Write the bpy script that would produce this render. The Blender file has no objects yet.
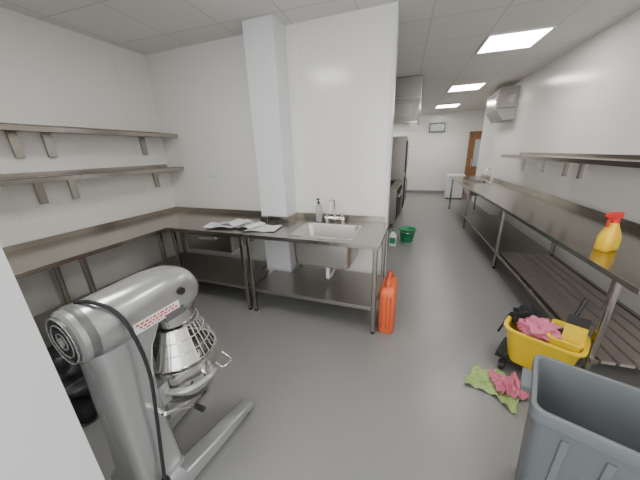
import bpy, math, random
from mathutils import Vector, Matrix, noise
random.seed(4)
# ---------------------------------------------------------------- materials
def mat(name, col, rough=.5, metal=0., spec=.5, noise_amt=0., nscale=20., bump=0., bscale=60., emit=None, trans=0., coat=0., alpha=None):
    m=bpy.data.materials.new(name); m.use_nodes=True; nt=m.node_tree; b=nt.nodes["Principled BSDF"]
    b.inputs["Base Color"].default_value=(*col,1); b.inputs["Roughness"].default_value=rough
    b.inputs["Metallic"].default_value=metal; b.inputs["Specular IOR Level"].default_value=spec
    b.inputs["Transmission Weight"].default_value=trans; b.inputs["Coat Weight"].default_value=coat
    if emit: 
        b.inputs["Emission Color"].default_value=(*emit[0],1); b.inputs["Emission Strength"].default_value=emit[1]
    if noise_amt or bump:
        tc=nt.nodes.new("ShaderNodeTexCoord")
    if noise_amt:
        n=nt.nodes.new("ShaderNodeTexNoise"); n.inputs["Scale"].default_value=nscale; n.inputs["Detail"].default_value=6
        nt.links.new(tc.outputs["Object"],n.inputs["Vector"])
        r=nt.nodes.new("ShaderNodeMapRange"); r.inputs[1].default_value=.3; r.inputs[2].default_value=.7
        r.inputs[3].default_value=1-noise_amt; r.inputs[4].default_value=1+noise_amt
        nt.links.new(n.outputs["Fac"],r.inputs[0])
        v=nt.nodes.new("ShaderNodeVectorMath"); v.operation='SCALE'; v.inputs[0].default_value=col
        nt.links.new(r.outputs[0],v.inputs["Scale"]); nt.links.new(v.outputs[0],b.inputs["Base Color"])
    if bump:
        n2=nt.nodes.new("ShaderNodeTexNoise"); n2.inputs["Scale"].default_value=bscale; n2.inputs["Detail"].default_value=4
        nt.links.new(tc.outputs["Object"],n2.inputs["Vector"])
        bp=nt.nodes.new("ShaderNodeBump"); bp.inputs["Strength"].default_value=bump; bp.inputs["Distance"].default_value=.01
        nt.links.new(n2.outputs["Fac"],bp.inputs["Height"]); nt.links.new(bp.outputs[0],b.inputs["Normal"])
    return m
def wallmat(name,col,axis,step,rough=.18):
    # glossy hygienic cladding with thin sheet joints
    m=mat(name,col,rough,0,.5,bump=.04,bscale=3)
    nt=m.node_tree;b=nt.nodes["Principled BSDF"]
    tc=nt.nodes.new("ShaderNodeTexCoord");s=nt.nodes.new("ShaderNodeSeparateXYZ");nt.links.new(tc.outputs["Object"],s.inputs[0])
    d=nt.nodes.new("ShaderNodeMath");d.operation='DIVIDE';d.inputs[1].default_value=step;nt.links.new(s.outputs[axis],d.inputs[0])
    f=nt.nodes.new("ShaderNodeMath");f.operation='FRACT';nt.links.new(d.outputs[0],f.inputs[0])
    l=nt.nodes.new("ShaderNodeMath");l.operation='LESS_THAN';l.inputs[1].default_value=.006/step;nt.links.new(f.outputs[0],l.inputs[0])
    mx=nt.nodes.new("ShaderNodeMix");mx.data_type='RGBA';mx.inputs[6].default_value=(*col,1);mx.inputs[7].default_value=(*[c*.9 for c in col],1)
    nt.links.new(l.outputs[0],mx.inputs[0]);nt.links.new(mx.outputs[2],b.inputs["Base Color"])
    return m
M={}
M['wall']=wallmat("wall_cladding",(.85,.84,.81),1,1.22)
M['wallx']=wallmat("wall_cladding_back",(.85,.84,.81),0,1.22)
M['white']=mat("white_gloss",(.78,.80,.82),.3)
M['ss']=mat("brushed_steel",(.40,.375,.34),.22,1.)
M['ssd']=mat("steel_shelf",(.36,.34,.315),.33,.9)
M['slat']=mat("slat_steel",(.48,.42,.39),.33,.5)
M['ssb']=mat("polished_steel",(.70,.69,.67),.16,1.)
M['sso']=mat("satin_steel",(.60,.585,.56),.38,.95)
M['hood']=mat("hood_steel",(.42,.41,.39),.3,1.)
M['chrome']=mat("chrome",(.8,.8,.8),.07,1.)
M['dark']=mat("dark_void",(.02,.02,.02),.6)
M['black']=mat("black_rubber",(.018,.018,.02),.5)
M['blackcloth']=mat("black_cloth",(.015,.015,.018),.9,bump=.6,bscale=90)
M['grey']=mat("mixer_silver",(.46,.47,.475),.26,.55,coat=.3)
M['greyd']=mat("mixer_grey_dark",(.16,.165,.17),.4,.3)
M['yellow']=mat("yellow_plastic",(.85,.60,.02),.35)
M['yelb']=mat("yellow_bottle",(.88,.55,.02),.3)
M['red']=mat("red_plastic",(.65,.03,.02),.35)
M['orange']=mat("orange_plastic",(.78,.14,.04),.4)
M['oranged']=mat("orange_dark",(.55,.09,.03),.5)
M['green']=mat("green_plastic",(.02,.30,.12),.4)
M['pink']=mat("pink_cloth",(.66,.20,.30),.95,noise_amt=.15,nscale=40,bump=.5,bscale=200)
M['lime']=mat("green_cloth",(.36,.50,.18),.95,noise_amt=.15,nscale=40,bump=.5,bscale=200)
M['bin']=mat("grey_bin_plastic",(.135,.15,.162),.42,bump=.05,bscale=200)
M['paper']=mat("paper",(.86,.87,.88),.7)
M['ink']=mat("ink",(.12,.13,.15),.7)
M['redink']=mat("red_ink",(.6,.04,.05),.6)
M['wood']=mat("door_wood",(.33,.16,.07),.4,noise_amt=.2,nscale=8)
M['glass']=mat("door_glass",(.55,.62,.66),.1)
M['frost']=mat("clear_plastic",(.75,.77,.78),.2,trans=.6)
M['base']=mat("cove_vinyl",(.25,.255,.26),.45)
M['light']=mat("led_panel",(1,1,1),.5,emit=((1,.97,.92),23.))
# floor
fm=mat("vinyl_floor",(.2,.2,.2),.30); nt=fm.node_tree;b=nt.nodes["Principled BSDF"]
tc=nt.nodes.new("ShaderNodeTexCoord")
n1=nt.nodes.new("ShaderNodeTexNoise");n1.inputs["Scale"].default_value=1.3;n1.inputs["Detail"].default_value=4
n2=nt.nodes.new("ShaderNodeTexNoise");n2.inputs["Scale"].default_value=160;n2.inputs["Detail"].default_value=2
for n in(n1,n2): nt.links.new(tc.outputs["Object"],n.inputs["Vector"])
mx=nt.nodes.new("ShaderNodeMix");mx.data_type='RGBA';mx.inputs[6].default_value=(.215,.216,.212,1);mx.inputs[7].default_value=(.255,.256,.252,1);nt.links.new(n1.outputs["Fac"],mx.inputs[0])
r=nt.nodes.new("ShaderNodeMapRange");r.inputs[1].default_value=.3;r.inputs[2].default_value=.7;r.inputs[3].default_value=.82;r.inputs[4].default_value=1.18;nt.links.new(n2.outputs["Fac"],r.inputs[0])
vm=nt.nodes.new("ShaderNodeVectorMath");vm.operation='SCALE';nt.links.new(mx.outputs[2],vm.inputs[0]);nt.links.new(r.outputs[0],vm.inputs["Scale"]);nt.links.new(vm.outputs[0],b.inputs["Base Color"])
bp=nt.nodes.new("ShaderNodeBump");bp.inputs["Strength"].default_value=.12;bp.inputs["Distance"].default_value=.004;nt.links.new(n2.outputs["Fac"],bp.inputs["Height"]);nt.links.new(bp.outputs[0],b.inputs["Normal"])
M['floor']=fm
# ceiling tiles
TS=.65; ANG=math.atan(.05)
cm=mat("ceiling_tiles",(.6,.6,.58),.8); nt=cm.node_tree;b=nt.nodes["Principled BSDF"]
tc=nt.nodes.new("ShaderNodeTexCoord");mp=nt.nodes.new("ShaderNodeMapping")
mp.vector_type='TEXTURE';mp.inputs["Location"].default_value=(.62,3.98,0);mp.inputs["Rotation"].default_value=(0,0,ANG)
nt.links.new(tc.outputs["Object"],mp.inputs[0])
bk=nt.nodes.new("ShaderNodeTexBrick");bk.offset=0;bk.squash=1;bk.inputs["Scale"].default_value=1;bk.inputs["Brick Width"].default_value=TS;bk.inputs["Row Height"].default_value=TS
bk.inputs["Mortar Size"].default_value=.009;bk.inputs["Mortar Smooth"].default_value=.1
bk.inputs["Color1"].default_value=(.72,.71,.685,1);bk.inputs["Color2"].default_value=(.74,.73,.705,1);bk.inputs["Mortar"].default_value=(.60,.59,.57,1)
nt.links.new(mp.outputs[0],bk.inputs["Vector"]);nt.links.new(bk.outputs["Color"],b.inputs["Base Color"])
M['ceil']=cm

# ---------------------------------------------------------------- builder
def rr(w,d,r,n=5):
    r=min(r,w/2-1e-4,d/2-1e-4); out=[]
    for cx,cy,a0 in((w/2-r,d/2-r,0),(-w/2+r,d/2-r,90),(-w/2+r,-d/2+r,180),(w/2-r,-d/2+r,270)):
        for i in range(n+1):
            a=math.radians(a0+90*i/n); out.append((cx+r*math.cos(a),cy+r*math.sin(a)))
    return out
class B:
    def __init__(s,name,mtx=None):
        s.name=name;s.v=[];s.f=[];s.fm=[];s.fs=[];s.mats=[];s.mtx=mtx or Matrix();s.loc=Matrix()
    def mi(s,m):
        m=M[m]
        if m not in s.mats:s.mats.append(m)
        return s.mats.index(m)
    def add(s,vs,fs,m,smooth=False):
        o=len(s.v);i=s.mi(m)
        s.v+= [s.loc@Vector(v) for v in vs]
        for f in fs: s.f.append([o+k for k in f]);s.fm.append(i);s.fs.append(smooth)
    def box(s,a,b,m):
        x0,y0,z0=a;x1,y1,z1=b
        vs=[(x0,y0,z0),(x1,y0,z0),(x1,y1,z0),(x0,y1,z0),(x0,y0,z1),(x1,y0,z1),(x1,y1,z1),(x0,y1,z1)]
        s.add(vs,[(3,2,1,0),(4,5,6,7),(0,1,5,4),(1,2,6,5),(2,3,7,6),(3,0,4,7)],m)
    def prism(s,poly,z0,z1,m):
        n=len(poly);vs=[(x,y,z0) for x,y in poly]+[(x,y,z1) for x,y in poly]
        s.add(vs,[tuple(range(n-1,-1,-1)),tuple(range(n,2*n))]+[(i,(i+1)%n,n+(i+1)%n,n+i) for i in range(n)],m)
    def rings(s,rs,m,cap0=True,cap1=True,smooth=True,close=False):
        n=len(rs[0]);vs=[p for r in rs for p in r];fs=[]
        k=len(rs)
        for j in range(k if close else k-1):
            for i in range(n):
                a=j*n;b2=((j+1)%k)*n
                fs.append((a+i,a+(i+1)%n,b2+(i+1)%n,b2+i))
        s.add(vs,fs,m,smooth)
        if not close:
            if cap0:s.add(rs[0],[tuple(range(n-1,-1,-1))],m)
            if cap1:s.add(rs[-1],[tuple(range(n))],m)
    def loft(s,secs,m,**k): # secs: (cx,cy,z,w,d,r)
        s.rings([[(cx+x,cy+y,z) for x,y in rr(w,d,r)] for cx,cy,z,w,d,r in secs],m,**k)
    def lathe(s,c,prof,m,n=28,cap0=True,cap1=True,smooth=True):
        cx,cy,cz=c
        s.rings([[(cx+r*math.cos(2*math.pi*i/n),cy+r*math.sin(2*math.pi*i/n),cz+z) for i in range(n)] for r,z in prof],m,cap0=cap0,cap1=cap1,smooth=smooth)
    def cyl(s,p,q,r,m,n=16,r2=None):
        p=Vector(p);q=Vector(q);d=(q-p).normalized();u=d.orthogonal().normalized();w=d.cross(u)
        r2=r if r2 is None else r2
        s.rings([[tuple(c+u*(R*math.cos(2*math.pi*i/n))+w*(R*math.sin(2*math.pi*i/n))) for i in range(n)] for c,R in((p,r),(q,r2))],m)
    def tube(s,pts,r,m,n=8,sub=6,closed=False):
        P=[Vector(p) for p in pts]
        if sub>1 and len(P)>2:
            Q=[];L=len(P)
            rng=range(L if closed else L-1)
            for i in rng:
                if closed:a,b_,c,d=P[(i-1)%L],P[i],P[(i+1)%L],P[(i+2)%L]
                else:a,b_,c,d=P[max(i-1,0)],P[i],P[i+1],P[min(i+2,L-1)]
                for k in range(sub):
                    t=k/sub;Q.append(.5*((2*b_)+(c-a)*t+(2*a-5*b_+4*c-d)*t*t+(3*b_-a-3*c+d)*t**3))
            if not closed:Q.append(P[-1])
            P=Q
        rs=[];u=None;L=len(P)
        for i,p in enumerate(P):
            if closed:d=(P[(i+1)%L]-P[i-1])
            else:d=P[min(i+1,L-1)]-P[max(i-1,0)]
            d.normalize()
            u=d.orthogonal() if u is None else u-d*u.dot(d)
            u.normalize();w=d.cross(u)
            rs.append([tuple(p+u*(r*math.cos(2*math.pi*k/n))+w*(r*math.sin(2*math.pi*k/n))) for k in range(n)])
        s.rings(rs,m,close=closed)
    def done(s,bevel=0.,parent=None,seg=2):
        me=bpy.data.meshes.new(s.name);me.from_pydata([tuple(v) for v in s.v],[],s.f);
        for m in s.mats:me.materials.append(m)
        for p,i,sm in zip(me.polygons,s.fm,s.fs):p.material_index=i;p.use_smooth=sm
        me.validate();me.update()
        o=bpy.data.objects.new(s.name,me);bpy.context.collection.objects.link(o);o.matrix_world=s.mtx
        if bevel:
            md=o.modifiers.new("bevel",'BEVEL');md.width=bevel;md.segments=seg;md.limit_method='ANGLE';md.angle_limit=math.radians(50)
        return o
def heap(s,c,rx,ry,rz,m,seed=0,amp=.35,n=24,fr=6.):
    rs=[]
    for j in range(1,n):
        th=math.pi*j/n;row=[]
        for i in range(n*2):
            ph=2*math.pi*i/(n*2);d=Vector((math.sin(th)*math.cos(ph),math.sin(th)*math.sin(ph),-math.cos(th)))
            k=1+amp*noise.noise(d*fr*.4+Vector((seed,seed,0)))+amp*.4*noise.noise(d*fr+Vector((seed,0,0)))
            row.append((c[0]+d.x*rx*k,c[1]+d.y*ry*k,c[2]+d.z*rz*k))
        rs.append(row)
    s.rings(rs,m)
def cloth(name,cx,cy,z,w,d,rot,m,seed,h=.03,n=36):
    s=B(name,Matrix.Translation((cx,cy,z))@Matrix.Rotation(rot,4,'Z'));vs=[];fs=[]
    for j in range(n+1):
        for i in range(n+1):
            u=i/n-.5;v=j/n-.5
            e=noise.noise(Vector((u*3,v*3,seed)))*.12
            x=(u+e*.8)*w;y=(v-e+.1*math.sin(u*7+seed))*d
            zz=abs(noise.noise(Vector((u*5,v*4,seed+5))))*h*2+abs(math.sin((u+v*.6)*14+seed))*h*.45
            vs.append((x,y,zz+.003))
    for j in range(n):
        for i in range(n):
            a=j*(n+1)+i;fs.append((a,a+1,a+n+2,a+n+1))
    s.add(vs,fs,m,True);o=s.done()
    md=o.modifiers.new("thickness",'SOLIDIFY');md.thickness=.004
    return o
H=2.85
# ---------------------------------------------------------------- room
def simple(name,a,b,m,mt=None):
    s=B(name,mt);s.box(a,b,m);return s.done()
simple("floor",(-4.2,-3,-.1),(3.6,11.4,0),'floor')
simple("ceiling",(-4.2,-3,H),(3.6,11.4,H+.12),'ceil')
simple("wall_left",(-3.42,-3,0),(-3.3,3,H),'wall')
simple("wall_back",(-3.3,2.85,0),(-.29,2.99,H),'wallx')
simple("wall_column",(-1.69,2.6,0),(-1.36,2.85,H),'white')
simple("wall_near_left",(-3.3,.02,0),(-1.0,.318,H),'white')
simple("wall_far",(-1.6,11.15,0),(3.,11.3,H),'wallx')
simple("wall_far_left",(-1.62,2.99,0),(-1.5,11.15,H),'wall')
simple("wall_far_right",(2.75,9,0),(2.88,11.15,H),'wall')
RM=Matrix.Translation((1.17,1.75,0))@Matrix.Rotation(ANG,4,'Z')
simple("wall_right",(.8,-4.6,0),(.93,7.25,H),'wall',RM)
simple("wall_right_return",(.93,7.1,0),(2.0,7.25,H),'wall',RM)
for nm,a,b in(("baseboard_back",(-3.3,2.835,0),(-.29,2.85,.1)),("baseboard_left",(-3.3,.33,0),(-3.285,2.85,.1)),("baseboard_far",(-1.5,11.135,0),(2.75,11.15,.1))):
    simple(nm,a,b,'base')
simple("baseboard_right",(.785,-4.5,0),(.8,7.25,.1),'base',RM)
s=B("trim_1");s.box((-.295,2.84,0),(-.275,3.0,H),'white');s.done(.003)   # edge trim of back wall
# ceiling light panels (recessed LED; those out of view are added for light)
CM=Matrix.Translation((.62,3.98,H))@Matrix.Rotation(ANG,4,'Z')
def panel(i,j):
    s=B("ceiling_light_panel",CM);x=i*TS;y=j*TS
    s.box((x+.03,y+.03,-.012),(x+TS-.03,y+TS-.03,.0),'light')
    for a,b in(((x+.008,y+.008),(x+TS-.008,y+.03)),((x+.008,y+TS-.03),(x+TS-.008,y+TS-.008)),((x+.008,y+.03),(x+.03,y+TS-.03)),((x+TS-.03,y+.03),(x+TS-.008,y+TS-.03))):
        s.box((*a,-.016),(*b,0),'white')
    s.done()
for i,j in((0,0),(0,4),(0,8),(0,-4),(-4,-5),(-4,-8),(0,-8),(-3,5),(-3,9)): panel(i,j)

# ---------------------------------------------------------------- benches
def leg(s,x,y,z1=.86,m='ss',w=.02):
    s.loft([(x,y,.0,.03,.03,.006),(x,y,.03,.03,.03,.006)],'black')
    s.loft([(x,y,.03,2*w,2*w,.008),(x,y,z1,2*w,2*w,.008)],m)
# L-shaped corner bench
s=B("corner_workbench")
s.prism([(-3.29,.36),(-2.6,.36),(-2.6,2.07),(-1.615,2.07),(-1.615,2.59),(-1.7,2.59),(-1.7,2.84),(-3.29,2.84)],.862,.9,'ss')
s.box((-3.29,.36,.9),(-3.275,2.84,.96),'ss');s.box((-3.275,2.825,.9),(-1.7,2.84,.96),'ss')
s.box((-1.705,2.585,.9),(-1.615,2.597,.96),'ss')
s.prism([(-3.25,.42),(-2.64,.42),(-2.64,2.11),(-2.1,2.11),(-2.1,2.78),(-3.25,2.78)],.25,.28,'ssd')
s.prism([(-2.1,2.11),(-1.64,2.11),(-1.64,2.56),(-1.75,2.56),(-1.75,2.78),(-2.1,2.78)],.25,.28,'ssd')
for x,y in((-2.64,.45),(-3.22,.45),(-2.64,1.25),(-2.64,1.99),(-2.57,2.11),(-3.22,2.78),(-1.645,2.11),(-1.75,2.76),(-3.22,1.3)):leg(s,x,y)
s.done(.002)
# drawer unit
s=B("drawer_unit");s.box((-2.34,2.12,.68),(-1.77,2.55,.855),'ssd');s.box((-2.35,2.085,.675),(-1.76,2.12,.845),'ss')
s.box((-2.17,2.07,.80),(-1.94,2.085,.83),'ssb');s.done(.003)
# sink unit
s=B("sink_unit")
X0,X1,Y0,Y1=-1.605,-.25,2.07,2.84
hx0,hx1,hy0,hy1=-1.11,-.52,2.17,2.63
s.box((X0,Y0,.862),(X1,hy0,.9),'ss');s.box((X0,hy0,.862),(hx0,2.59,.9),'ss');s.box((-1.35,2.59,.862),(hx0,hy1,.9),'ss')
s.box((hx1,hy0,.862),(X1,hy1,.9),'ss');s.box((-1.35,hy1,.862),(X1,Y1,.9),'ss')
s.box((-1.35,Y1-.015,.9),(-.295,Y1,.965),'ss');s.box((-1.352,2.59,.9),(-1.338,Y1,.965),'ss');s.box((X0,2.583,.9),(-1.338,2.597,.965),'ss')
cx,cy=(hx0+hx1)/2,(hy0+hy1)/2;w,d=hx1-hx0,hy1-hy0
s.loft([(cx,cy,.575,w-.10,d-.10,.05),(cx,cy,.59,w-.04,d-.04,.06),(cx,cy,.61,w-.02,d-.02,.06),(cx,cy,.89,w-.004,d-.004,.05)],'sso',cap1=False)
s.loft([(cx,cy,.89,w-.004,d-.004,.05),(cx,cy,.9005,w+.03,d+.03,.03),(cx,cy,.905,w+.025,d+.025,.03),(cx,cy,.903,w-.01,d-.01,.05),(cx,cy,.895,w-.02,d-.02,.055),(cx,cy,.61,w-.05,d-.05,.06),(cx,cy,.59,w-.12,d-.12,.05)],'sso',cap0=False)
s.lathe((cx,cy,.59),[(.035,.0),(.04,.004),(.03,.006),(.02,.003)],'chrome')
s.cyl((cx,cy,.58),(cx,cy,.45),.025,'white');s.tube([(cx,cy,.46),(cx,cy,.38),(cx,cy+.1,.36),(cx,2.8,.42)],.022,'white')
s.prism([(X0+.03,Y0+.03),(X1-.03,Y0+.03),(X1-.03,2.79),(-1.33,2.79),(-1.33,2.57),(X0+.03,2.57)],.25,.285,'ssd')
for x,y in((X0+.04,Y0+.04),(X1-.035,Y0+.04),(X1-.035,2.78),(-1.30,2.78),):leg(s,x,y)
# mixer tap (fixed to the sink deck)
tx,ty=-.83,2.72
s.cyl((tx-.09,ty,.9),(tx-.09,ty,.94),.022,'chrome');s.cyl((tx+.09,ty,.9),(tx+.09,ty,.94),.022,'chrome')
s.cyl((tx-.11,ty,.95),(tx+.11,ty,.95),.019,'chrome')
s.cyl((tx,ty,.93),(tx,ty,.99),.018,'chrome')
s.tube([(tx,ty,.97),(tx,ty,1.10),(tx,ty-.03,1.16),(tx,ty-.09,1.175),(tx,ty-.145,1.14),(tx,ty-.155,1.07)],.014,'chrome',n=12)
for dx in(-.09,.09):
    s.cyl((tx+dx,ty,.95),(tx+dx,ty,1.0),.018,'chrome');s.tube([(tx+dx,ty,1.0),(tx+dx*1.1,ty-.03,1.005),(tx+dx*1.2,ty-.07,1.02)],.008,'chrome')
s.done(.002)
def soap(name,x,y,z,h,r,m,capm):
    s=B(name);s.lathe((x,y,z),[(r*.9,0),(r,h*.05),(r,h*.6),(r*.8,h*.68),(r*.35,h*.74),(r*.35,h*.78)],m,n=20)
    s.cyl((x,y,z+h*.77),(x,y,z+h*.86),r*.45,capm);s.cyl((x,y,z+h*.86),(x,y,z+h*.97),r*.15,capm)
    s.box((x-r*.3,y-r*1.3,z+h*.95),(x+r*.3,y+r*.4,z+h),capm);s.done(.001)
soap("soap_dispenser",-1.02,2.73,.901,.26,.034,'frost','black')
# papers: loose open sheets with curling pages
s=B("paper_sheets")
for k,(x,y,r,w,d,c) in enumerate(((-1.49,2.30,.12,.34,.24,.01),(-1.72,2.34,-.25,.34,.24,.03),(-2.0,2.27,.3,.34,.22,.015),(-1.85,2.33,.0,.30,.22,.04))):
    s.loc=Matrix.Translation((x,y,.9015+.004*k))@Matrix.Rotation(r,4,'Z')
    N=12
    def zz(i):return c*abs(math.sin(i/N*math.pi*1.5+k))
    vs=[]
    for i in range(N+1):
        X=-w/2+w*i/N;vs+=[(X,-d/2,zz(i)),(X,d/2,zz(i))]
    s.add(vs,[(2*i,2*i+2,2*i+3,2*i+1) for i in range(N)],'paper',True)
    for q in range(8):
        i0=random.choice((1,2,3));i1=random.choice((6,8,9,10));yy=-d/2+.02+q*.025
        for i in range(i0,i1):
            Xa=-w/2+w*i/N;Xb=-w/2+w*(i+1)/N
            s.add([(Xa,yy,zz(i)+.0006),(Xb,yy,zz(i+1)+.0006),(Xb,yy+.004,zz(i+1)+.0006),(Xa,yy+.004,zz(i)+.0006)],[(0,1,2,3)],'ink')
s.done()
# right long bench
s=B("long_workbench",RM);L=6.5
s.box((0,0,.862),(.755,4.85,.9),'ss');s.box((0,5.5,.862),(.755,L,.9),'ss')
s.box((0,4.85,.862),(.15,5.5,.9),'ss');s.box((.6,4.85,.862),(.755,5.5,.9),'ss')
s.box((.755,0,.862),(.775,L,.965),'ss')
s.loft([(.375,5.175,.62,.38,.58,.05),(.375,5.175,.89,.45,.65,.05),(.375,5.175,.903,.47,.67,.03),(.375,5.175,.903,.43,.63,.05),(.375,5.175,.64,.38,.58,.05)],'ssb')
s.box((.05,2.3,.235),(.73,4.6,.265),'ssd')
s.box((.05,.2,.225),(.09,2.3,.265),'ss');s.box((.69,.2,.225),(.73,2.3,.265),'ss')
for k in range(6):
    x=.103+k*.099;s.box((x,.2,.24),(x+.078,2.3,.262),'slat')
for y in(.25,1.2,2.26):s.box((.09,y,.222),(.69,y+.04,.24),'ss')
for y in(.25,2.3,4.4,L-.06):
    leg(s,.07,y);leg(s,.70,y)
s.cyl((.66,5.2,.9),(.66,5.2,.96),.02,'chrome')
s.tube([(.66,5.2,.95),(.66,5.2,1.1),(.62,5.2,1.17),(.54,5.2,1.16),(.51,5.2,1.08)],.014,'chrome');s.cyl((.66,5.1,.97),(.66,5.3,.97),.014,'chrome')
s.done(.002)

# ---------------------------------------------------------------- wall shelves
def bracket(s,y,z,side,depth=.27):
    # vertical channel fixed to the wall with a slim arm under the shelf
    def bx(x0,x1,y0,y1,z0,z1):s.box((min(side*x0,side*x1),y0,z0),(max(side*x0,side*x1),y1,z1),'ss')
    bx(0.001,.03,y-.03,y+.03,z-.22,z)
    bx(.03,depth,y-.012,y+.012,z-.012,z)
for z,ys in((1.93,(1.37,1.6,2.55,.6)),(1.52,(1.42,1.68,2.62,.6))):
    s=B("wall_shelf",Matrix.Translation((-3.3,0,0)))
    s.box((0.001,.34,z-.004),(.3,1.62,z),'ss');s.box((.296,.34,z-.045),(.3,1.62,z),'ss')
    s.box((0.001,1.625,z-.004),(.3,2.84,z),'ss');s.box((.296,1.625,z-.045),(.3,2.84,z),'ss')
    s.box((0.001,.34,z),(.006,2.84,z+.035),'ss')
    s.box((0.01,.34,z-.03),(.296,2.83,z-.004),'ssd')
    for y in ys:bracket(s,y,z-.03,1)
    s.done()
s=B("wall_shelf",RM@Matrix.Translation((.8,0,0)));z=1.5
s.box((-.3,.0,z-.004),(-.001,4.3,z),'ss');s.box((-.3,.0,z-.045),(-.296,4.3,z),'ss');s.box((-.006,.0,z),(-.001,4.3,z+.035),'ss');s.box((-.296,.01,z-.03),(-.01,4.29,z-.004),'ssd')
for y in(.4,2.33,2.66,3.28,4.0):bracket(s,y,z-.03,-1)
s.done()
# sockets & fittings
s=B("wall_socket");s.box((-2.61,2.837,1.35),(-2.46,2.85,1.43),'white')
for x in(-2.575,-2.505):
    s.box((x-.004,2.835,1.372),(x+.004,2.838,1.388),'dark');s.box((x-.015,2.833,1.405),(x+.0,2.838,1.418),'paper')
s.done(.002)
s=B("wall_vent_cap");s.cyl((-1.12,2.84,2.46),(-1.12,2.85,2.46),.02,'paper');s.done()

# ---------------------------------------------------------------- planetary mixer
MM=Matrix.Translation((-1.19,.73,0))@Matrix.Rotation(math.radians(-4),4,'Z')
s=B("planetary_mixer",MM)
def yr(secs,m,**k):
    s.rings([[(cx+x,y,cz+z) for x,z in rr(w,h,r,7)][::-1] for y,cx,cz,w,h,r in secs],m,**k)
# base
s.loft([(0,-.17,.02,.40,.24,.03),(0,-.17,.08,.38,.22,.03),(0,-.17,.12,.30,.2,.04)],'grey')
for x in(-.165,.165):
    s.rings([[(x*(1+.25*t)+a,y,.02+.5*h+b_) for a,b_ in rr(w,h,.015)][::-1] for y,w,h,t in((-.12,.10,.10,0),(.1,.095,.08,.5),(.36,.08,.055,1),(.375,.07,.045,1))],'grey')
    for y in(.33,-.24):s.cyl((x*(1.22 if y>0 else 1),y,0),(x*(1.22 if y>0 else 1),y,.025),.03,'black')
# column
s.loft([(0,-.17,.1,.26,.22,.04),(0,-.17,.35,.22,.2,.045),(0,-.165,.7,.21,.2,.05),(0,-.15,.82,.22,.22,.05),(0,-.12,.92,.22,.30,.06)],'grey')
s.box((-.04,-.07,.3),(.04,-.035,.8),'greyd')
# head
yr([(-.29,0,1.0,.20,.20,.1),(-.28,0,1.0,.23,.23,.115),(-.2,0,1.0,.24,.24,.12),(-.1,0,1.0,.235,.24,.10),(.05,0,1.0,.235,.25,.085),(.16,0,.995,.23,.24,.085),(.22,0,.985,.21,.21,.08),(.26,0,.975,.16,.15,.07),(.27,0,.97,.1,.09,.04)],'grey')
yr([(-.262,0,1.0,.236,.236,.118),(-.25,0,1.0,.246,.246,.123),(-.235,0,1.0,.243,.243,.121)],'greyd')
# vent grille on back
s.cyl((0,-.296,1.0),(0,-.285,1.0),.097,'greyd',n=32)
for k in range(11):
    zz=-.08+k*.016;ww=math.sqrt(max(.092**2-zz**2,0));s.box((-ww,-.300,1.0+zz-.0045),(ww,-.295,1.0+zz+.0045),'dark')
for q in(.035,.07,.098):s.tube([(q*math.cos(a),-.301,1.0+q*math.sin(a)) for a in [2*math.pi*k/28 for k in range(28)]],.003,'grey',sub=1,closed=True,n=6)
s.cyl((0,-.304,1.0),(0,-.29,1.0),.02,'grey')
# planetary hub
s.lathe((0,.13,.80),[(.05,-.06),(.055,0),(.105,.0),(.11,.05),(.115,.1)],'ssb')
s.cyl((0,.13,.60),(0,.13,.76),.014,'ssb')
# beater
for sgn in(-1,1):s.tube([(0,.13,.64),(sgn*.06,.13,.60),(sgn*.095,.13,.52),(sgn*.06,.13,.44),(0,.13,.42)],.007,'ssb')
# bowl
BZ=.32;prof=[(.03,0),(.09,.012),(.14,.06),(.168,.14),(.178,.22),(.182,.285),(.19,.29),(.19,.298),(.178,.298),(.174,.22),(.158,.13),(.12,.05),(.05,.018)]
s.lathe((0,.13,BZ),prof,'ssb',n=40)
for a in(math.pi*.0,math.pi):
    c_=Vector((math.cos(a)*.19,.13,BZ+.2));s.box((c_.x-.025,c_.y-.02,c_.z-.012),(c_.x+.025,c_.y+.02,c_.z+.012),'ssb')
s.tube([(.17,.20,BZ+.2),(.215,.21,BZ+.18),(.215,.27,BZ+.18),(.14,.28,BZ+.2)],.006,'ssb')
# yoke
yk=[(-.05,-.06,.52),(-.17,.0,.52),(-.21,.1,.52),(-.205,.16,.52)];s.tube(yk,.017,'grey');s.tube([(-x,y,z) for x,y,z in yk],.017,'grey')
s.box((-.09,-.08,.46),(.09,-.03,.58),'grey')
for sg in(-1,1):s.cyl((sg*.205,.14,.50),(sg*.205,.14,.58),.012,'chrome')
# guard: solid sheet rear half, wires front/right
def gp(a,t):  # t 0 top ->1 bottom
    r=.12+.065*t;z=.815-.18*t;return (r*math.cos(a),.13+r*math.sin(a),z)
vs=[];fs=[];K=24
for k in range(K+1):
    a=math.radians(150+200*k/K);vs+= [gp(a,0),gp(a,1)]
for k in range(K):fs.append((2*k,2*k+1,2*k+3,2*k+2))
s.add(vs,fs,'ssb',True)
for t in(0,.33,.66,1):
    s.tube([gp(2*math.pi*k/24,t) for k in range(24)],.004,'chrome',n=6,sub=1,closed=True)
for k in range(16):
    a=math.radians(-10+160*k/15);s.tube([gp(a,0),gp(a,1)],.0025,'chrome',n=5,sub=1)
# crank
s.cyl((.1,-.12,.5),(.17,-.12,.5),.012,'chrome')
s.tube([(.17,-.12,.5),(.175,-.05,.46),(.18,.02,.40)],.009,'chrome');s.cyl((.18,.02,.40),(.24,.02,.40),.014,'black')
s.cyl((.11,.12,1.02),(.135,.12,1.02),.018,'black');s.box((.10,.02,.90),(.122,.12,.94),'greyd')
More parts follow.
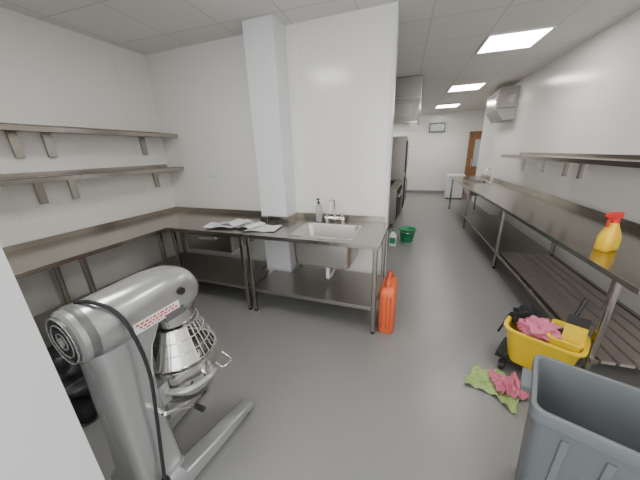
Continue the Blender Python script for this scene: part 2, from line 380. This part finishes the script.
# label on side of head
s.loc=Matrix.Translation((.1195,-.01,.955))
s.box((0,-.11,-.026),(.0016,.11,.026),'paper')
for q,(z0,hh) in enumerate(((.008,.009),(-.006,.009),(-.019,.007))):
    y=-.10+.012*q
    while y<.085:
        w_=random.uniform(.006,.02);s.box((.0016,y,z0),(.0022,min(y+w_,.10),z0+hh),'redink');y+=w_+.006
s.loc=Matrix()
# cable
s.tube([(-.02,-.22,1.118),(.05,-.2,1.125),(.115,-.16,1.07),(.15,-.14,.95),(.16,-.13,.75),(.15,-.15,.5),(.14,-.17,.3),(.16,-.20,.15)],.008,'black')
s.cyl((.16,-.2,.15),(.16,-.2,.09),.02,'black',r2=.026);s.box((.135,-.225,.05),(.185,-.175,.09),'black')
s.done(.002)

# ---------------------------------------------------------------- black bags on floor by left bench
s=B("bin_bag");heap(s,(-2.12,.78,.19),.24,.26,.2,'black',seed=3,amp=.5);heap(s,(-2.1,.78,.40),.05,.05,.07,'black',seed=7,amp=.5);s.done()

# ---------------------------------------------------------------- jerrycan
s=B("jerrycan",Matrix.Translation((-.172,2.30,0)))
s.loft([(0,0,0,.12,.30,.03),(0,0,.015,.14,.32,.035),(0,0,.42,.14,.32,.035),(0,0,.46,.12,.29,.035),(0,0,.475,.08,.24,.03)],'orange')
s.box((-.076,-.11,.06),(.076,.11,.09),'oranged');s.box((-.076,-.11,.38),(.076,.11,.40),'oranged')
for x in(-.035,0,.035):s.box((x-.007,-.166,.06),(x+.007,-.158,.4),'oranged')
s.tube([(0,-.12,.46),(0,-.115,.52),(0,-.06,.535),(0,.04,.535),(0,.07,.46)],.014,'orange')
s.cyl((0,.11,.46),(0,.11,.52),.03,'oranged');s.done(.003)
# green bucket + bottle
def bucket(name,x,y,z,r0,r1,h,m,handle=True):
    s=B(name,Matrix.Translation((x,y,z)))
    s.lathe((0,0,0),[(r0*.96,0),(r0,.01),(r1,h-.02),(r1+.012,h-.02),(r1+.012,h),(r1-.004,h),(r0-.006,.015)],m)
    if handle:s.tube([(r1+.012,0,h-.03),(r1*.9,-r1*.5,h-.04),(0,-r1-.03,h-.05),(-r1*.9,-r1*.5,h-.04),(-r1-.012,0,h-.03)],.005,'chrome')
    s.done()
bucket("green_bucket",-.10,4.98,0,.11,.145,.25,'green')
s=B("cleaning_bottle",Matrix.Translation((-.33,4.65,0)));s.loft([(0,0,0,.12,.08,.03),(0,0,.2,.12,.08,.03),(0,0,.25,.05,.05,.02),(0,0,.27,.04,.04,.02)],'paper');s.cyl((0,0,.27),(0,0,.3),.022,'green');s.box((-.05,-.042,.05),(.05,-.04,.16),'green');s.done()
# ---------------------------------------------------------------- spray bottle
s=B("spray_bottle",Matrix.Translation((1.35,2.42,.901))@Matrix.Rotation(math.radians(35),4,'Z')@Matrix.Scale(1.1,4))
s.loft([(0,0,0,.11,.07,.02),(0,0,.01,.125,.085,.025),(0,0,.09,.125,.085,.03),(0,0,.13,.10,.07,.03),(0,0,.165,.055,.055,.02),(0,0,.19,.045,.045,.02)],'yelb')
s.box((-.035,-.0435,.025),(.035,-.0415,.08),'yellow')
s.cyl((0,0,.188),(0,0,.215),.024,'red')
s.prism([(-.05,-.016),(.045,-.014),(.045,.014),(-.05,.016)],.215,.255,'red')
s.box((-.085,-.012,.23),(-.05,.012,.252),'red');s.tube([(-.045,0,.222),(-.06,0,.195),(-.055,0,.165)],.008,'red');s.done(.003)

# ---------------------------------------------------------------- mop bucket
MB=Matrix.Translation((.95,2.02,0))@Matrix.Rotation(math.radians(-28),4,'Z')
s=B("mop_bucket",MB)
s.loft([(0,0,.09,.30,.22,.05),(0,0,.11,.33,.24,.06),(0,0,.36,.42,.30,.08),(0,0,.365,.46,.33,.09),(0,0,.385,.46,.33,.09),(0,0,.385,.41,.29,.08),(0,0,.12,.31,.22,.05)],'yellow')
s.box((-.17,-.12,.065),(.17,.12,.10),'black')
for x in(-.18,.18):
    for y in(-.12,.12):
        s.cyl((x,y,.10),(x,y,.065),.015,'black');s.cyl((x-.014,y,.034),(x+.014,y,.034),.034,'black');s.box((x-.022,y-.02,.04),(x+.022,y+.02,.075),'black')
s.box((-.235,-.12,.09),(-.15,.12,.13),'black')
# wringer
s.loft([(.11,0,.30,.12,.22,.02),(.11,0,.42,.18,.27,.03),(.11,0,.43,.19,.28,.03),(.11,0,.43,.15,.24,.03),(.11,0,.33,.10,.18,.02)],'yellow')
s.box((.06,-.10,.35),(.16,.10,.40),'black')
s.tube([(-.23,-.11,.37),(-.25,-.10,.30),(-.25,.10,.30),(-.23,.11,.37)],.008,'black')
heap(s,(-.12,.06,.40),.09,.09,.08,'blackcloth',seed=2,amp=.5)
heap(s,(-.03,-.04,.41),.11,.09,.055,'pink',seed=9,amp=.6)
# wringer lever / squeegee blade
s.cyl((.10,.0,.40),(.15,.12,.66),.013,'black')
s.loc=Matrix.Translation((.09,-.05,.47))@Matrix.Rotation(math.radians(-12),4,'X')
s.box((.0,-.012,-.07),(.11,.008,.05),'yellow');s.box((.0,.008,-.07),(.11,.022,.11),'black')
s.loc=Matrix()
s.done(.003)
cloth("cleaning_cloth",.65,1.80,0,.32,.26,-.5,'lime',1.3,h=.02)
cloth("cleaning_cloth",.73,1.80,.012,.19,.20,.2,'pink',4.1,h=.035)

# ---------------------------------------------------------------- grey bin
ax=Vector((.93,-.33,0)).normalized();ang=math.atan2(ax.y,ax.x)
s=B("waste_bin",Matrix.Translation((.60,1.31,0))@Matrix.Rotation(ang,4,'Z')@Matrix.Translation((.30,-.18,0)))
s.loft([(0,0,0,.49,.26,.03),(0,0,.01,.50,.27,.03),(0,0,.64,.565,.335,.035),(0,0,.645,.60,.37,.04),(0,0,.70,.60,.37,.04),(0,0,.70,.565,.335,.035),(0,0,.03,.48,.25,.03)],'bin')
for x in(-.18,-.06,.06,.18):
    s.add([(x-.012,-.173,.60),(x+.012,-.173,.60),(x+.012,-.142,.04),(x-.012,-.142,.04),(x-.012,-.15,.60),(x+.012,-.15,.60),(x+.012,-.12,.04),(x-.012,-.12,.04)],[(3,2,1,0),(4,5,6,7),(0,1,5,4),(2,3,7,6),(1,2,6,5),(3,0,4,7)],'bin')
s.box((-.335,-.06,.655),(-.295,.06,.685),'bin')
s.done(.003)

# ---------------------------------------------------------------- far kitchen
s=B("extractor_hood")
s.box((-1.45,5.42,2.5),(-.06,8.0,2.84),'hood')
s.add([(-1.45,5.42,2.5),(-.06,5.42,2.5),(-.06,8,2.5),(-1.45,8,2.5),(-1.45,5.42,2.12),(-.1,5.42,2.12),(-.1,8,2.12),(-1.45,8,2.12)],[(0,1,2,3),(7,6,5,4),(4,5,1,0),(5,6,2,1),(6,7,3,2),(7,4,0,3)],'ssd')
s.box((-1.45,5.41,2.1),(-.08,8.01,2.13),'ssb');s.box((-1.3,5.405,2.2),(-.2,5.42,2.42),'hood');s.box((-1.45,5.405,2.49),(-.055,5.42,2.52),'ssb');s.done(.003)
s=B("cooking_range");s.box((-1.4,5.7,.12),(-.38,6.9,.88),'ssd');s.box((-1.4,5.7,.88),(-.36,6.9,.92),'ss');s.box((-.38,5.75,.2),(-.36,6.25,.68),'dark');s.box((-.38,6.35,.2),(-.36,6.85,.68),'dark')
s.cyl((-.34,5.78,.70),(-.34,6.22,.70),.012,'chrome');s.cyl((-.34,6.38,.70),(-.34,6.82,.70),.012,'chrome')
for k in range(6):s.cyl((-.38,5.82+k*.18,.80),(-.335,5.82+k*.18,.80),.025,'black')
for x in(-1.3,-.45):
    for y in(5.8,6.8):s.cyl((x,y,0),(x,y,.12),.025,'ss')
for x in(-1.1,-.65):
    for y in(5.95,6.3,6.65):
        s.box((x-.14,y-.012,.92),(x+.14,y+.012,.945),'black');s.box((x-.012,y-.14,.92),(x+.012,y+.14,.945),'black')
s.box((-1.45,5.7,.92),(-1.4,6.9,1.5),'ssd');s.done(.003)
s=B("combi_oven");s.box((-1.4,7.0,.1),(-.32,7.9,1.95),'ssd');s.box((-.32,7.05,1.1),(-.30,7.7,1.85),'dark');s.box((-.32,7.05,.2),(-.30,7.7,.98),'dark');s.box((-.32,7.72,.2),(-.305,7.86,1.85),'black')
s.cyl((-.27,7.66,1.2),(-.27,7.66,1.75),.013,'chrome');s.cyl((-.27,7.66,.3),(-.27,7.66,.9),.013,'chrome')
for x in(-1.3,-.45):
    for y in(7.1,7.8):s.cyl((x,y,0),(x,y,.1),.03,'ss')
s.done(.003)
s=B("extractor_hood",RM@Matrix.Translation((.8,4.9,0)))
pl=[(0,2.15),(-.22,2.15),(-.36,2.35),(-.36,2.68),(-.30,2.75),(0,2.75)];n=len(pl)
for y0,y1,m in((0,.75,'ssd'),):
    vs=[(x,y0,z) for x,z in pl]+[(x,y1,z) for x,z in pl]
    s.add(vs,[tuple(range(n)),tuple(range(2*n-1,n-1,-1))]+[(i,n+i,n+(i+1)%n,(i+1)%n) for i in range(n)],m)
s.box((-.368,.05,2.38),(-.36,.7,2.64),'ssb');s.box((-.33,-.006,2.36),(-.03,0,2.38),'greyd');s.box((-.20,-.004,2.45),(-.06,0,2.62),'ss');s.done(.004)
s=B("insect_killer",Matrix.Translation((.52,11.05,2.2)));s.box((-.27,0,0),(.27,.1,.32),'greyd')
s.box((-.23,-.01,.05),(.23,0,.27),'glass')
for k in range(9):s.cyl((-.22+.055*k,-.015,.03),(-.22+.055*k,-.015,.29),.006,'chrome',n=6)
s.done(.003)
s=B("door_1",Matrix.Translation((1.6,11.04,0)))
s.box((0,0,0),(.09,.09,2.15),'wood');s.box((.95,0,0),(1.04,.09,2.15),'wood');s.box((0,0,2.08),(1.04,.09,2.17),'wood')
s.box((.09,.03,0),(.95,.07,2.08),'wood');s.box((.20,.02,1.0),(.82,.035,1.9),'glass');s.box((.22,.02,.2),(.82,.035,.85),'wood')
s.cyl((.16,-.02,1.0),(.16,-.02,1.25),.012,'chrome');s.done(.004)
s=B("storage_chest",Matrix.Translation((1.2,10.1,0)));s.loft([(0,0,.04,.5,.5,.04),(0,0,.7,.52,.52,.04)],'paper');s.loft([(0,0,.7,.55,.55,.04),(0,0,.78,.55,.55,.04),(0,0,.80,.5,.5,.04)],'white')
s.box((-.08,-.29,.66),(.08,-.26,.69),'greyd')
for x in(-.2,.2):
    for y in(-.2,.2):s.cyl((x,y,0),(x,y,.05),.03,'black')
s.done(.003)

# ---------------------------------------------------------------- world & camera
w=bpy.data.worlds.new("world");bpy.context.scene.world=w;w.use_nodes=True
w.node_tree.nodes["Background"].inputs[0].default_value=(.97,.98,1,1);w.node_tree.nodes["Background"].inputs[1].default_value=3.6
cd=bpy.data.cameras.new("camera");co=bpy.data.objects.new("camera",cd);bpy.context.collection.objects.link(co)
cd.sensor_width=36;cd.lens=36*262/640;cd.clip_start=.02
xr=Vector((.940,.339,-.0304));up=Vector((-.081,.309,.9475));fw=Vector((-.331,.889,-.3183)).normalized()
xr=(xr-fw*xr.dot(fw)).normalized();up=xr.cross(fw).normalized()
R=Matrix((xr,up,-fw)).transposed().to_4x4()
co.matrix_world=Matrix.Translation((0,0,1.65))@R
bpy.context.scene.camera=co
